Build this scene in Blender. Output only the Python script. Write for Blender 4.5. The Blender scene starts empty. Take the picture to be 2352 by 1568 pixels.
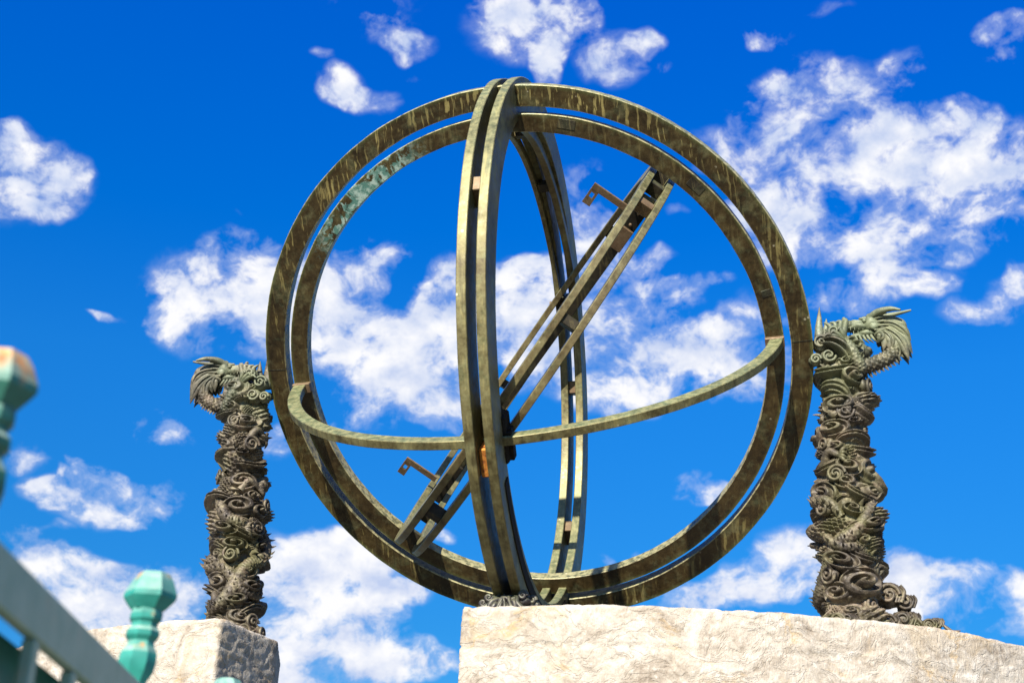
import bpy, math, random
import numpy as np
from mathutils import Vector, Matrix

C = bpy.context.scene.collection
rnd = random.Random(7)
R = math.radians
O = np.array([0.0, 0.0, 3.65])          # centre of the instrument (metres)

# ------------------------------------------------------------------ camera
CAM = np.array([0.9043, -4.5885, 1.5994])
YAW, PITCH, ROLL = -0.2118, 0.4255, 0.0316
Fv = np.array([math.sin(YAW)*math.cos(PITCH), math.cos(YAW)*math.cos(PITCH), math.sin(PITCH)])
Rv = np.array([math.cos(YAW), -math.sin(YAW), 0.0]); Uv = np.cross(Rv, Fv)
Rv, Uv = (math.cos(ROLL)*Rv + math.sin(ROLL)*Uv, -math.sin(ROLL)*Rv + math.cos(ROLL)*Uv)
cd = bpy.data.cameras.new('camera'); cam = bpy.data.objects.new('camera', cd); C.objects.link(cam)
M = Matrix(((Rv[0], Uv[0], -Fv[0], CAM[0]), (Rv[1], Uv[1], -Fv[1], CAM[1]), (Rv[2], Uv[2], -Fv[2], CAM[2]), (0, 0, 0, 1)))
cam.matrix_world = M
cd.sensor_width = 36; cd.lens = 49.87; cd.clip_start = 0.05; cd.clip_end = 5000
cd.dof.use_dof = True; cd.dof.focus_distance = 6.0; cd.dof.aperture_fstop = 7.0
bpy.context.scene.camera = cam

# ------------------------------------------------------------------ sun
lat = R(40)
AX = np.array([0, -math.cos(lat), -math.sin(lat)])     # pole pointing to the viewer and down
UP = np.array([0, -math.sin(lat), math.cos(lat)])      # up in the equator plane
EW = np.array([1.0, 0, 0])
SUN = math.cos(R(16))*(math.cos(R(7))*UP - math.sin(R(7))*EW) + math.sin(R(16))*AX
SUN = SUN/np.linalg.norm(SUN)
sl = bpy.data.lights.new('sun', 'SUN'); sl.energy = 5.0; sl.angle = R(0.53); sl.color = (1.0, 0.93, 0.80)
so = bpy.data.objects.new('sun', sl); C.objects.link(so)
so.rotation_euler = Vector(SUN).to_track_quat('Z', 'Y').to_euler(); so.location = (0, 0, 30)

sc = bpy.context.scene
sc.view_settings.view_transform = 'Standard'; sc.view_settings.look = 'None'
sc.view_settings.gamma = 1.0; sc.view_settings.use_curve_mapping = False
sc.view_settings.exposure = 1.15

# ------------------------------------------------------------------ world: blue sky with broken cumulus
world = bpy.data.worlds.new('World'); sc.world = world; world.use_nodes = True
nt = world.node_tree; nt.nodes.clear()

class NG:
    """tiny helper to chain nodes"""
    def __init__(s, tree): s.t = tree
    def n(s, typ, **kw):
        x = s.t.nodes.new(typ)
        for k, v in kw.items(): setattr(x, k, v)
        return x
    def link(s, a, b): s.t.links.new(a, b)
    def put(s, sock, v):
        if isinstance(v, bpy.types.NodeSocket): s.link(v, sock)
        else: sock.default_value = v
    def m(s, op, a, b=0.0, c=None, clamp=False):
        x = s.n('ShaderNodeMath', operation=op, use_clamp=clamp)
        s.put(x.inputs[0], a); s.put(x.inputs[1], b)
        if c is not None: s.put(x.inputs[2], c)
        return x.outputs[0]
    def v(s, op, a, b=(0, 0, 0), c=None, scale=None):
        x = s.n('ShaderNodeVectorMath', operation=op)
        s.put(x.inputs[0], a); s.put(x.inputs[1], b)
        if c is not None: s.put(x.inputs[2], c)
        if scale is not None: s.put(x.inputs['Scale'], scale)
        return x.outputs['Value'] if op in ('LENGTH', 'DOT_PRODUCT', 'DISTANCE') else x.outputs['Vector']
    def noise(s, vec, scale, detail=4, rough=0.55, dist=0.0, dim='3D', lac=2.0):
        x = s.n('ShaderNodeTexNoise', noise_dimensions=dim)
        s.put(x.inputs['Vector'], vec); s.put(x.inputs['Scale'], scale)
        x.inputs['Detail'].default_value = detail; x.inputs['Roughness'].default_value = rough
        x.inputs['Distortion'].default_value = dist; x.inputs['Lacunarity'].default_value = lac
        return x
    def ramp(s, fac, stops, interp='LINEAR'):
        x = s.n('ShaderNodeValToRGB'); s.put(x.inputs[0], fac); cr = x.color_ramp; cr.interpolation = interp
        while len(cr.elements) > 1: cr.elements.remove(cr.elements[-1])
        cr.elements[0].position = stops[0][0]; cr.elements[0].color = tuple(stops[0][1]) + (1,) if len(stops[0][1]) == 3 else stops[0][1]
        for p, c in stops[1:]:
            e = cr.elements.new(p); e.color = tuple(c) + (1,) if len(c) == 3 else c
        return x.outputs[0]
    def rr(s, val, a, b, c=0.0, d=1.0, smooth=False):
        x = s.n('ShaderNodeMapRange'); x.interpolation_type = 'SMOOTHSTEP' if smooth else 'LINEAR'
        s.put(x.inputs[0], val)
        for i, q in zip((1, 2, 3, 4), (a, b, c, d)): s.put(x.inputs[i], q)
        return x.outputs[0]
    def mix(s, fac, a, b, mode='MIX'):
        x = s.n('ShaderNodeMix', data_type='RGBA', blend_type=mode)
        s.put(x.inputs[0], fac)
        s.put(x.inputs[6], a if isinstance(a, bpy.types.NodeSocket) else tuple(a) + (1,))
        s.put(x.inputs[7], b if isinstance(b, bpy.types.NodeSocket) else tuple(b) + (1,))
        return x.outputs[2]

# where the cumulus puffs stand in the sky: (azimuth east of north, elevation, half width, half height, weight), degrees
PUFFS = []
def sky_puff(x, y, rx, ry, wt=1.0):
    d = Fv + Rv*(x-1176)/3257.9 - Uv*(y-784)/3257.9
    az = math.degrees(math.atan2(d[0], d[1])); el = math.degrees(math.atan2(d[2], math.hypot(d[0], d[1])))
    k = math.degrees(1/3257.9)
    if rx < 62: wt = wt*1.4
    if (y < 250 and x < 1560) or x < 200: wt = wt*.84
    PUFFS.append((az, el, rx*k/max(0.5, math.cos(R(el))), ry*k, wt))
for q in [
 (30,400,100,80,.85), (120,420,70,55,.8), (150,400,40,30,.4), (60,460,60,30,.4), (20,330,60,30,.6),
 (490,700,130,85,1.1), (600,625,95,75,1), (660,700,90,70,.9), (830,600,65,55,.8), (760,660,80,70,.8), (400,720,60,35,.5), (560,570,70,35,.6), (900,590,45,20,.35),
 (820,790,120,70,1.1), (920,840,110,80,1.1), (1000,790,70,100,1), (980,690,40,35,.8), (1050,680,60,60,.9), (1040,900,60,60,.8), (830,940,110,40,.7),
 (1180,740,70,100,1.1), (1250,790,90,90,1), (1240,640,50,40,.6), (1160,660,40,35,.6),
 (1340,780,80,110,1), (1450,830,110,85,1.1), (1530,780,50,55,.8), (1500,690,60,40,.6), (1480,610,55,35,.7), (1370,560,50,60,.9), (1340,620,40,60,.7), (1420,900,80,50,.7),
 (1350,450,60,50,.5), (1370,500,50,30,.45), (1550,490,25,12,.35),
 (1700,340,80,50,.9), (1820,400,130,90,1.1), (1850,540,110,60,1), (1980,390,130,90,1.1), (2110,330,110,70,1.05), (2130,440,110,70,1), (2040,590,70,30,.6), (2160,530,140,50,1), (2290,460,110,60,1), (2310,360,80,70,.9), (2200,280,60,40,.6), (1760,450,60,50,.7),
 (1760,220,60,45,.65), (1850,180,70,45,.65), (1900,250,80,45,.65), (1980,200,80,40,.6), (2070,160,40,40,.5), (1830,270,60,30,.5),
 (1180,70,85,65,1), (1150,30,50,35,.8), (1260,30,85,45,1), (1310,20,50,35,.8), (1255,120,30,60,.8), (1250,170,28,30,.5),
 (1420,120,75,45,.75), (1480,100,30,25,.6), (900,80,65,30,.8), (950,115,45,30,.7), (850,15,100,30,.65), (1750,80,40,12,.3),
 (775,200,45,34,.60), (860,235,58,24,.52), (750,215,30,18,.4), (970,195,30,12,.35),
 (2330,85,55,40,.8), (2310,60,40,25,.5),
 (2080,640,90,35,.6), (2240,712,75,30,.7), (2310,650,40,25,.5), (2010,600,50,25,.5), (1930,690,50,35,.45),
 (1670,820,85,80,.9), (1760,760,80,80,.6), (1780,860,70,50,.6), (1880,670,35,25,.5), (1640,780,50,40,.7),
 (1590,1130,45,28,.8), (1640,1145,30,18,.5),
 (240,1150,90,45,1), (330,1165,90,35,1), (240,1105,40,30,.8), (120,1140,50,22,.6), (400,1125,30,14,.5), (180,1070,35,14,.4),
 (370,985,45,32,.8), (420,1010,35,18,.55), (60,1045,42,38,.8), (35,1225,45,22,.6), (90,1225,25,12,.4),
 (90,1300,90,40,1), (160,1350,100,60,1), (260,1400,120,60,.8), (330,1360,80,50,.7), (430,1330,70,50,.7), (500,1400,90,60,.7), (300,1460,120,40,.6), (250,1320,60,25,.4),
 (660,1270,60,40,.7), (700,1330,90,70,1), (780,1290,80,50,1), (840,1350,90,60,.9), (760,1400,110,50,.8), (940,1365,55,22,.6), (640,1400,50,60,.6),
 (730,1475,110,55,1), (830,1500,100,50,.95), (860,1440,50,35,.6), (950,1530,70,35,1), (660,1540,60,30,.6), (1040,1530,30,25,.5), (780,1560,90,25,.7), (1020,1245,18,14,.6),
 (1830,1270,70,45,1), (1760,1310,90,40,.9), (1680,1360,110,35,.8), (1560,1380,70,22,.6), (1880,1330,80,40,.9), (1800,1370,100,30,.7), (2070,1300,40,30,.5),
 (2100,1340,80,40,.9), (2200,1370,100,50,.95), (2310,1390,80,55,.8), (2320,1330,50,25,.5), (2150,1420,120,40,.6), (2280,1450,80,40,.6), (2050,1390,60,40,.7),
 (1380,1280,20,10,.5), (1440,1268,18,9,.5), (1360,1310,25,9,.35), (1610,650,30,20,.35), (1560,660,40,22,.5), (250,718,40,10,.2), (60,295,30,14,.4),
 (1780,75,45,16,.5), (1730,95,25,12,.5), (1900,20,50,12,.35), (740,130,22,12,.5), (930,150,18,14,.5), (1520,155,18,10,.4), (1660,640,25,14,.45), (1590,690,30,14,.4), (1545,655,25,18,.6), (880,585,30,16,.5), (360,655,25,10,.4), (230,720,25,8,.35), (550,480,14,8,.25), (150,1215,22,10,.4), (185,1060,20,10,.55), (160,1095,14,12,.5), (2330,640,25,28,.6), (1990,690,60,28,.5), (2120,660,45,22,.6), (2040,640,60,22,.6),
 (700,1000,60,35,.4), (1000,960,40,15,.3), (640,1020,30,35,.5), (600,800,40,25,.45), (1090,1560,30,20,.3)]:
    sky_puff(*q)

gp = bpy.data.node_groups.new('cloud_density', 'ShaderNodeTree')
gp.interface.new_socket('Dir', in_out='INPUT', socket_type='NodeSocketVector')
gp.interface.new_socket('Density', in_out='OUTPUT', socket_type='NodeSocketFloat')
gp.interface.new_socket('Mass', in_out='OUTPUT', socket_type='NodeSocketFloat')
gp.interface.new_socket('Billow', in_out='OUTPUT', socket_type='NodeSocketFloat')
g = NG(gp); gi = g.n('NodeGroupInput'); go = g.n('NodeGroupOutput')
D = gi.outputs[0]
wn = g.noise(D, 14.0, 3, 0.6); wob = g.v('SUBTRACT', wn.outputs['Color'], (0.5, 0.5, 0.5)); Dw = g.v('ADD', D, g.v('SCALE', wob, scale=0.034))
sx = g.n('ShaderNodeSeparateXYZ'); g.link(Dw, sx.inputs[0])
az = g.m('MULTIPLY', g.m('ARCTAN2', sx.outputs[0], sx.outputs[1]), 57.29578)
el = g.m('MULTIPLY', g.m('ARCSINE', sx.outputs[2]), 57.29578)
cx = g.n('ShaderNodeCombineXYZ'); g.link(az, cx.inputs[0]); g.link(el, cx.inputs[1])
AE = cx.outputs[0]
PS = 1.72
acc = None
for (a_, e_, ra, re, wt) in PUFFS:
    # weight * max(0, 1 - |q|^2)
    q = g.v('MULTIPLY_ADD', AE, (1/ra/PS, 1/re/PS, 0), (-a_/ra/PS, -e_/re/PS, 0))
    dd = g.v('DOT_PRODUCT', q, q)
    f = g.m('MAXIMUM', g.m('SUBTRACT', 1.0, dd), 0.0)
    acc = g.m('MULTIPLY', f, wt) if acc is None else g.m('MULTIPLY_ADD', f, wt, acc)
acc = g.m('MULTIPLY', g.m('MINIMUM', acc, 1.5), .62)
# elsewhere in the sky: the same kind of broken cumulus, from noise alone
fr = g.v('DOT_PRODUCT', D, tuple(Fv))
away = g.rr(fr, math.cos(R(31)), math.cos(R(26)), 1.0, 0.0, True)
bg = g.noise(g.v('MULTIPLY', D, (1, 1, 2.2)), 5.0, 2, 0.5)
acc = g.m('ADD', acc, g.m('MULTIPLY', g.rr(bg.outputs[0], 0.5, 0.68, 0.0, 1.1), away))
n1 = g.noise(g.v('MULTIPLY', Dw, (1, 1, 1.3)), 19.0, 13, 0.64, 0.0)
nv = g.n('ShaderNodeTexVoronoi', feature='F1'); nv.normalize = True
g.link(g.v('MULTIPLY', Dw, (1, 1, 1.25)), nv.inputs['Vector']); nv.inputs['Scale'].default_value = 30; nv.inputs['Detail'].default_value = 3.5; nv.inputs['Roughness'].default_value = .55
bil = g.m('SUBTRACT', .42, nv.outputs['Distance'])
h = g.m('ADD', g.m('MULTIPLY', g.m('SUBTRACT', n1.outputs[0], 0.5), 5.0), g.m('MULTIPLY', bil, 1.5))
g.link(bil, go.inputs[2])
dens = g.m('ADD', g.m('SUBTRACT', acc, 0.625), g.m('MULTIPLY', h, g.rr(acc, 0.0, 0.4)))
g.link(dens, go.inputs[0]); g.link(acc, go.inputs[1])

w = NG(nt)
tc = w.n('ShaderNodeTexCoord'); Dn = w.v('NORMALIZE', tc.outputs['Generated'])
sky = w.n('ShaderNodeTexSky', sky_type='NISHITA'); sky.sun_disc = False
sky.sun_elevation = math.asin(SUN[2]); sky.sun_rotation = math.atan2(SUN[0], SUN[1])
sky.air_density = 1.0; sky.dust_density = 0.3; sky.ozone_density = 3.0; sky.altitude = 50
# polarised, deep blue: the filter takes out red and deepens towards the zenith
dz = w.n('ShaderNodeSeparateXYZ'); w.link(Dn, dz.inputs[0])
tint = w.ramp(dz.outputs[2], [(0.0, (.20, .33, .36)), (.22, (.050, .305, .51)), (.387, (.030, .375, .72)), (.48, (.0, .35, .81)), (.62, (.0, .33, .97))])
skyc = w.v('SCALE', w.mix(1.0, sky.outputs[0], tint, 'MULTIPLY'), scale=1.5)
x = w.n('ShaderNodeGroup'); x.node_tree = gp; w.link(Dn, x.inputs[0]); d0, mass, bil0 = x.outputs
alpha = w.m('MAXIMUM', w.m('POWER', w.rr(d0, -0.10, 0.75, 0.0, 1.0, True), 0.8), w.m('MULTIPLY', w.rr(d0, -.42, .25, 0.0, .30, True), w.rr(mass, .08, .35)))
# relief of the puffs: soft billows, whiter crests, blue-grey hollows
b0 = w.noise(w.v('MULTIPLY', Dn, (1, 1, 1.3)), 22.0, 5, 0.55, 0.0).outputs[0]
b1 = w.noise(w.v('MULTIPLY', w.v('ADD', Dn, (-0.006, 0.0, 0.013)), (1, 1, 1.3)), 22.0, 5, 0.55, 0.0).outputs[0]
lit = w.m('ADD', w.m('ADD', w.m('MULTIPLY', w.m('SUBTRACT', b0, b1), 3.2), w.m('MULTIPLY', bil0, .7)), w.rr(d0, .0, 1.3, .36, .66), clamp=True)
cl = w.mix(lit, (4.9, 5.8, 8.1), (9.1, 9.1, 9.3))
cl = w.v('SCALE', cl, scale=.65)
final = w.mix(alpha, skyc, cl)
bgn = w.n('ShaderNodeBackground'); w.link(final, bgn.inputs[0]); bgn.inputs[1].default_value = 0.076
wo = w.n('ShaderNodeOutputWorld'); w.link(bgn.outputs[0], wo.inputs[0])

# ------------------------------------------------------------------ numpy noise (for carved relief)
def vnoise(P, seed=0):
    P = np.asarray(P, float); I = np.floor(P).astype(np.int64); f = P - I; f = f*f*(3-2*f); out = 0
    for dx in (0, 1):
        for dy in (0, 1):
            for dz in (0, 1):
                k = (I[..., 0]+dx)*374761393 + (I[..., 1]+dy)*668265263 + (I[..., 2]+dz)*2147483647 + seed*974711
                k = (k ^ (k >> 13))*1274126177; k = k ^ (k >> 16)
                hv = (k & 0xffff)/65535.0
                out = out + hv*(f[..., 0] if dx else 1-f[..., 0])*(f[..., 1] if dy else 1-f[..., 1])*(f[..., 2] if dz else 1-f[..., 2])
    return out*2-1
def fbm(P, o=4, seed=0, gain=.5):
    s = 0; a = 1
    for i in range(o): s = s + a*vnoise(P*2**i, seed+i); a *= gain
    return s

# ------------------------------------------------------------------ materials
def material(name): 
    m = bpy.data.materials.new(name); m.use_nodes = True; m.node_tree.nodes.clear()
    k = NG(m.node_tree); b = k.n('ShaderNodeBsdfPrincipled'); o = k.n('ShaderNodeOutputMaterial'); k.link(b.outputs[0], o.inputs[0])
    return m, k, b
def bump(k, b, hgt, strength=0.3, dist=0.01):
    x = k.n('ShaderNodeBump'); x.inputs['Strength'].default_value = strength; x.inputs['Distance'].default_value = dist
    k.link(hgt, x.inputs['Height']); k.link(x.outputs[0], b.inputs['Normal'])

def bronze(name, streak=1.0, patch=0.0, green=0.35, base=((.014,.009,.003),(.040,.026,.008),(.075,.054,.018)), metal=.22, rough=.38, ysc=2.0, edge=None):
    m, k, b = material(name)
    geo = k.n('ShaderNodeNewGeometry'); P = geo.outputs['Position']
    n1 = k.noise(P, 9, 6, .6, .4).outputs[0]; n2 = k.noise(P, 45, 5, .65).outputs[0]
    col = k.ramp(k.m('ADD', k.m('MULTIPLY', n1, .6), k.m('MULTIPLY', n2, .4)), [(.36, base[0]), (.5, base[1]), (.66, base[2])])
    # rain streaks, running down
    wob = k.noise(k.v('MULTIPLY', P, (7, 7, 12)), 1.0, 2, .5).outputs['Color']
    Ps = k.v('ADD', k.v('MULTIPLY', P, (85, ysc, ysc*.2+1.2)), k.v('SCALE', wob, scale=2.4))
    st = k.noise(Ps, 1.0, 2, .6).outputs[0]
    up_ = k.n('ShaderNodeSeparateXYZ'); k.link(P, up_.inputs[0])
    stf = k.m('MULTIPLY', k.rr(st, .565, .62, 0, 1), k.m('ADD', k.rr(n1, .40, .62, .0, .55), k.rr(up_.outputs[2], 3.7, 4.2, 0, .6)), clamp=True)
    col = k.mix(k.m('MULTIPLY', stf, .66*streak, clamp=True), col, (.38, .31, .11))
    st2 = k.noise(k.v('MULTIPLY', P, (46, ysc*.8, ysc*.2+1.5)), 1.0, 4, .6).outputs[0]
    col = k.mix(k.m('MULTIPLY', k.rr(st2, .54, .66), .7*streak, clamp=True), col, (.022, .015, .005))
    if edge:
        rad = k.v('DISTANCE', P, tuple(O)); er_ = k.m('ADD', rad, k.m('MULTIPLY', k.m('SUBTRACT', n1, .5), .02))
        col = k.mix(k.m('MULTIPLY', k.rr(er_, edge[0]+.016, edge[0]+.004), .55), col, (.025, .016, .006))
        col = k.mix(k.m('MULTIPLY', k.rr(er_, edge[1]-.020, edge[1]-.004), .55), col, (.085, .11, .035))
        # rubbed arrises, a bright edge highlight painted into the colour
        lip = k.m('MAXIMUM', k.rr(rad, edge[0]+.0035, edge[0]+.0015), k.rr(rad, edge[2]-.0035, edge[2]-.0015))
        col = k.mix(k.m('MULTIPLY', lip, k.rr(n2, .40, .55, .15, .85)), col, (.36, .32, .17))
    # green bloom on faces that look up, also painting in their sunlit paleness
    nz = k.n('ShaderNodeSeparateXYZ'); k.link(geo.outputs['True Normal'], nz.inputs[0])
    upf = k.m('MULTIPLY', k.rr(nz.outputs[2], -.1, .85), 1.0)
    n3 = k.noise(P, 14, 5, .7).outputs[0]
    gf = k.m('MULTIPLY', k.m('ADD', k.m('MULTIPLY', upf, 1.3), k.rr(n3, .5, .72)), green, clamp=True)
    col = k.mix(gf, col, k.mix(k.rr(n2, .4, .62), (.13, .17, .085), (.30, .30, .15)))
    mf = metal
    if patch:
        # bright verdigris blister on the upper left of the inner ring
        pc = k.v('DISTANCE', P, (-0.50, -0.40, 4.12)); 
        nb = k.noise(P, 22, 6, .65, .8).outputs[0]
        pf = k.m('MULTIPLY', k.rr(k.m('ADD', pc, k.m('MULTIPLY', k.m('SUBTRACT', nb, .5), .42)), .31, .20), k.rr(nb, .47, .51))
        col = k.mix(k.m('MULTIPLY', pf, .9), col, k.mix(k.rr(n2, .45, .6), (.07, .17, .14), (.30, .40, .35)))
        mf = k.rr(pf, 0, 1, metal, 0.0)
    # pale specks
    vo = k.n('ShaderNodeTexVoronoi', feature='F1'); k.link(P, vo.inputs['Vector']); vo.inputs['Scale'].default_value = 16
    sp = k.rr(vo.outputs['Distance'], .05, .09, 1, 0)
    col = k.mix(k.m('MULTIPLY', sp, k.rr(n1, .5, .6)), col, (.55, .5, .34))
    k.put(b.inputs['Base Color'], col); k.put(b.inputs['Metallic'], mf)
    k.put(b.inputs['Roughness'], k.rr(k.m('ADD', n2, k.m('MULTIPLY', stf, .2)), .3, .8, rough-.08, rough+.26))
    b.inputs['Specular IOR Level'].default_value = .35
    bump(k, b, k.m('ADD', k.m('MULTIPLY', n2, .6), k.m('MULTIPLY', k.noise(P, 160, 3, .6).outputs[0], .4)), .25, .004)
    return m
M_face = bronze('bronze_streaked', 1.0, 0, .30, edge=(.9130, .991, .9865))
M_patch = bronze('bronze_verdigris', .16, 1, .28, edge=(.8275, .897, .8905))
M_mer = bronze('bronze_pale', .7, 0, .50, base=((.055,.040,.014),(.135,.115,.048),(.22,.20,.092)), metal=.34, rough=.46, ysc=9)
M_dec = bronze('bronze_olive', .25, 0, .42, base=((.060,.042,.018),(.13,.10,.045),(.20,.17,.08)), metal=.35, rough=.40, ysc=9)
M_dark = bronze('bronze_dark', .3, 0, .2, base=((.012,.010,.007),(.025,.020,.012),(.05,.04,.022)), metal=.3, rough=.5)
M_brass = bronze('brass_plate', .1, 0, .05, base=((.09,.055,.03),(.14,.09,.05),(.20,.14,.08)), metal=.3, rough=.5)

def pit_mat():
    m, k, b = material('blackened_bronze'); P = k.n('ShaderNodeNewGeometry').outputs['Position']
    n = k.noise(P, 40, 5, .6).outputs[0]; k.put(b.inputs['Base Color'], k.mix(n, (.006, .005, .004), (.03, .025, .018)))
    b.inputs['Roughness'].default_value = .8; b.inputs['Specular IOR Level'].default_value = .08; bump(k, b, n, .3, .003); return m
M_pit = pit_mat()
def rust_mat():
    m, k, b = material('rusted_iron'); P = k.n('ShaderNodeNewGeometry').outputs['Position']
    n = k.noise(P, 60, 6, .7).outputs[0]
    k.put(b.inputs['Base Color'], k.ramp(n, [(.35, (.14, .035, .008)), (.5, (.38, .13, .015)), (.65, (.50, .22, .03))])); b.inputs['Roughness'].default_value = .85
    bump(k, b, n, .5, .004); return m
M_rust = rust_mat()

def cast_mat(name, tint):
    m, k, b = material(name); tcn = k.n('ShaderNodeTexCoord'); geo = k.n('ShaderNodeNewGeometry'); P = geo.outputs['Position']
    n1 = k.noise(P, 11, 5, .6, .5).outputs[0]; n2 = k.noise(P, 60, 5, .65).outputs[0]; n3 = k.noise(P, 5, 3, .5).outputs[0]
    mixn = k.m('ADD', k.m('MULTIPLY', n1, .55), k.m('MULTIPLY', n2, .45))
    col = k.ramp(mixn, [(.36, (.013, .010, .007)), (.45, (.045, .035, .025)), (.53, (.095, .076, .050)), (.63, (.27, .235, .145))])
    col = k.mix(k.m('MULTIPLY', k.rr(n3, .54, .66), .7), col, k.mix(n2, (.045, .040, .014), (.17, .165, .07)))
    col = k.mix(k.m('MULTIPLY', k.rr(n1, .56, .66), .6), col, (.095, .058, .045))
    vz = k.n('ShaderNodeSeparateXYZ'); k.link(P, vz.inputs[0])
    topf = k.m('MULTIPLY', k.rr(vz.outputs[2], 3.35, 3.72), k.rr(n3, .38, .58))
    col = k.mix(k.m('MULTIPLY', topf, .38*tint), col, k.mix(n2, (.07, .11, .07), (.26, .30, .18)))
    k.put(b.inputs['Base Color'], col); b.inputs['Metallic'].default_value = .25
    k.put(b.inputs['Roughness'], k.rr(n2, .3, .7, .42, .75))
    bump(k, b, k.m('ADD', k.m('MULTIPLY', n2, .5), k.m('MULTIPLY', k.noise(P, 220, 3, .6).outputs[0], .5)), .45, .004)
    return m
M_cast = cast_mat('cast_bronze', 1.0)
M_castg = cast_mat('cast_bronze_green', 1.5)
M_castf = bronze('bronze_foot', .3, 0, .25, base=((.014,.012,.013),(.035,.03,.034),(.08,.075,.07)), metal=.4, rough=.4)

def stone_mat():
    m, k, b = material('cream_stone'); P = k.n('ShaderNodeNewGeometry').outputs['Position']
    wob = k.noise(P, 3.5, 3, .55).outputs['Color']
    Pw = k.v('ADD', P, k.v('SCALE', wob, scale=.28))
    Pd = k.v('MULTIPLY', Pw, (1, 1, 2.1))
    n1 = k.noise(Pd, 7, 7, .62, .6).outputs[0]; n2 = k.noise(P, 55, 6, .68).outputs[0]; n3 = k.noise(Pw, 4.2, 4, .55, .9).outputs[0]
    col = k.ramp(k.m('ADD', k.m('MULTIPLY', n1, .65), k.m('MULTIPLY', n2, .35)), [(.36, (.21, .17, .13)), (.45, (.33, .285, .23)), (.53, (.41, .365, .305)), (.66, (.50, .465, .41))])
    # ochre seepage along veins
    ve = k.m('ABSOLUTE', k.m('SUBTRACT', k.noise(Pd, 3.1, 5, .6, .5).outputs[0], .5))
    vf = k.m('MULTIPLY', k.rr(ve, .0, .022, 1, 0), k.rr(n3, .46, .6))
    col = k.mix(k.m('MULTIPLY', vf, .6), col, (.40, .26, .10))
    col = k.mix(k.m('MULTIPLY', k.rr(n3, .58, .7), .35), col, (.40, .30, .17))
    gv = k.m('ABSOLUTE', k.m('SUBTRACT', k.noise(Pd, 5.3, 5, .6, .8).outputs[0], .5))
    col = k.mix(k.m('MULTIPLY', k.rr(gv, .0, .012, 1, 0), k.m('MULTIPLY', k.rr(n1, .5, .58), .5)), col, (.20, .16, .12))
    col = k.mix(k.m('MULTIPLY', k.rr(n2, .58, .66), .25), col, (.62, .60, .56))
    k.put(b.inputs['Base Color'], col); b.inputs['Roughness'].default_value = .82; b.inputs['Specular IOR Level'].default_value = .3
    stn = k.noise(k.v('MULTIPLY', k.v('ADD', k.v('MULTIPLY', P, (1, 1, 1)), k.v('SCALE', wob, scale=.10)), (150, 60, 48)), 1.0, 4, .6).outputs[0]
    pit = k.noise(P, 130, 4, .65).outputs[0]
    hh = k.m('ADD', k.m('ADD', k.m('MULTIPLY', n1, .34), k.m('MULTIPLY', n2, .26)), k.m('ADD', k.m('MULTIPLY', k.rr(gv, .0, .02), .10), k.m('ADD', k.m('MULTIPLY', stn, .20), k.m('MULTIPLY', pit, .10))))
    bump(k, b, hh, .8, .020); return m
M_stone = stone_mat()

def paint_mat(name, c1, c2, rust=.5, top=None, lit_chalk=.75):
    m, k, b = material(name); P = k.n('ShaderNodeNewGeometry').outputs['Position']
    n1 = k.noise(P, 28, 4, .6).outputs[0]; n2 = k.noise(P, 70, 5, .7).outputs[0]
    col = k.mix(k.rr(n1, .35, .65), c1, c2)
    rf = k.m('MULTIPLY', k.rr(k.m('ADD', k.m('MULTIPLY', n1, .5), k.m('MULTIPLY', k.noise(P, 34, 3, .5).outputs[0], .5)), .57, .63), rust)
    if top is not None:
        pc = k.v('DISTANCE', P, top); rf = k.m('MAXIMUM', rf, k.rr(k.m('ADD', pc, k.m('MULTIPLY', n2, .03)), .060, .042))
    col = k.mix(rf, col, k.mix(k.rr(n2, .42, .60), k.mix(k.rr(n1, .45, .55), (.16, .055, .012), (.50, .19, .03)), (.40, .33, .20)))
    # chalky paint on faces that look up, their sunlit highlight painted in
    gz = k.n('ShaderNodeSeparateXYZ'); k.link(k.n('ShaderNodeNewGeometry').outputs['True Normal'], gz.inputs[0])
    ch = k.m('MULTIPLY', k.rr(gz.outputs[2], .1, .7), k.m('MULTIPLY', k.m('SUBTRACT', 1.0, rf, clamp=True), lit_chalk))
    col = k.mix(ch, col, k.mix(k.rr(n2, .4, .6), (.22, .36, .29), (.40, .48, .41)))
    k.put(b.inputs['Base Color'], col); b.inputs['Roughness'].default_value = .55
    bump(k, b, n2, .3, .002); return m
M_teal = paint_mat('turquoise_paint', (.006, .15, .12), (.02, .24, .19), .9)
M_tealr = paint_mat('turquoise_paint_rusty', (.012, .09, .06), (.03, .16, .12), 1.0, (0.294, -3.662, 2.05))
M_rail = paint_mat('grey_green_paint', (.21, .34, .24), (.29, .41, .30), .12)
M_railt = paint_mat('dark_teal_paint', (.006, .11, .095), (.012, .17, .145), .2)

def plain(name, c1, c2, scale, rough=.9):
    m, k, b = material(name); P = k.n('ShaderNodeNewGeometry').outputs['Position']
    n = k.noise(P, scale, 6, .6).outputs[0]; k.put(b.inputs['Base Color'], k.mix(k.rr(n, .35, .65), c1, c2)); b.inputs['Roughness'].default_value = rough
    bump(k, b, n, .4, .01); return m
M_brick = plain('grey_brick', (.09, .085, .08), (.14, .135, .125), 6)
M_ground = plain('paving', (.11, .10, .09), (.17, .155, .135), 2)
M_lawn = plain('earth_and_grass', (.07, .09, .03), (.16, .14, .08), .3)

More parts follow.
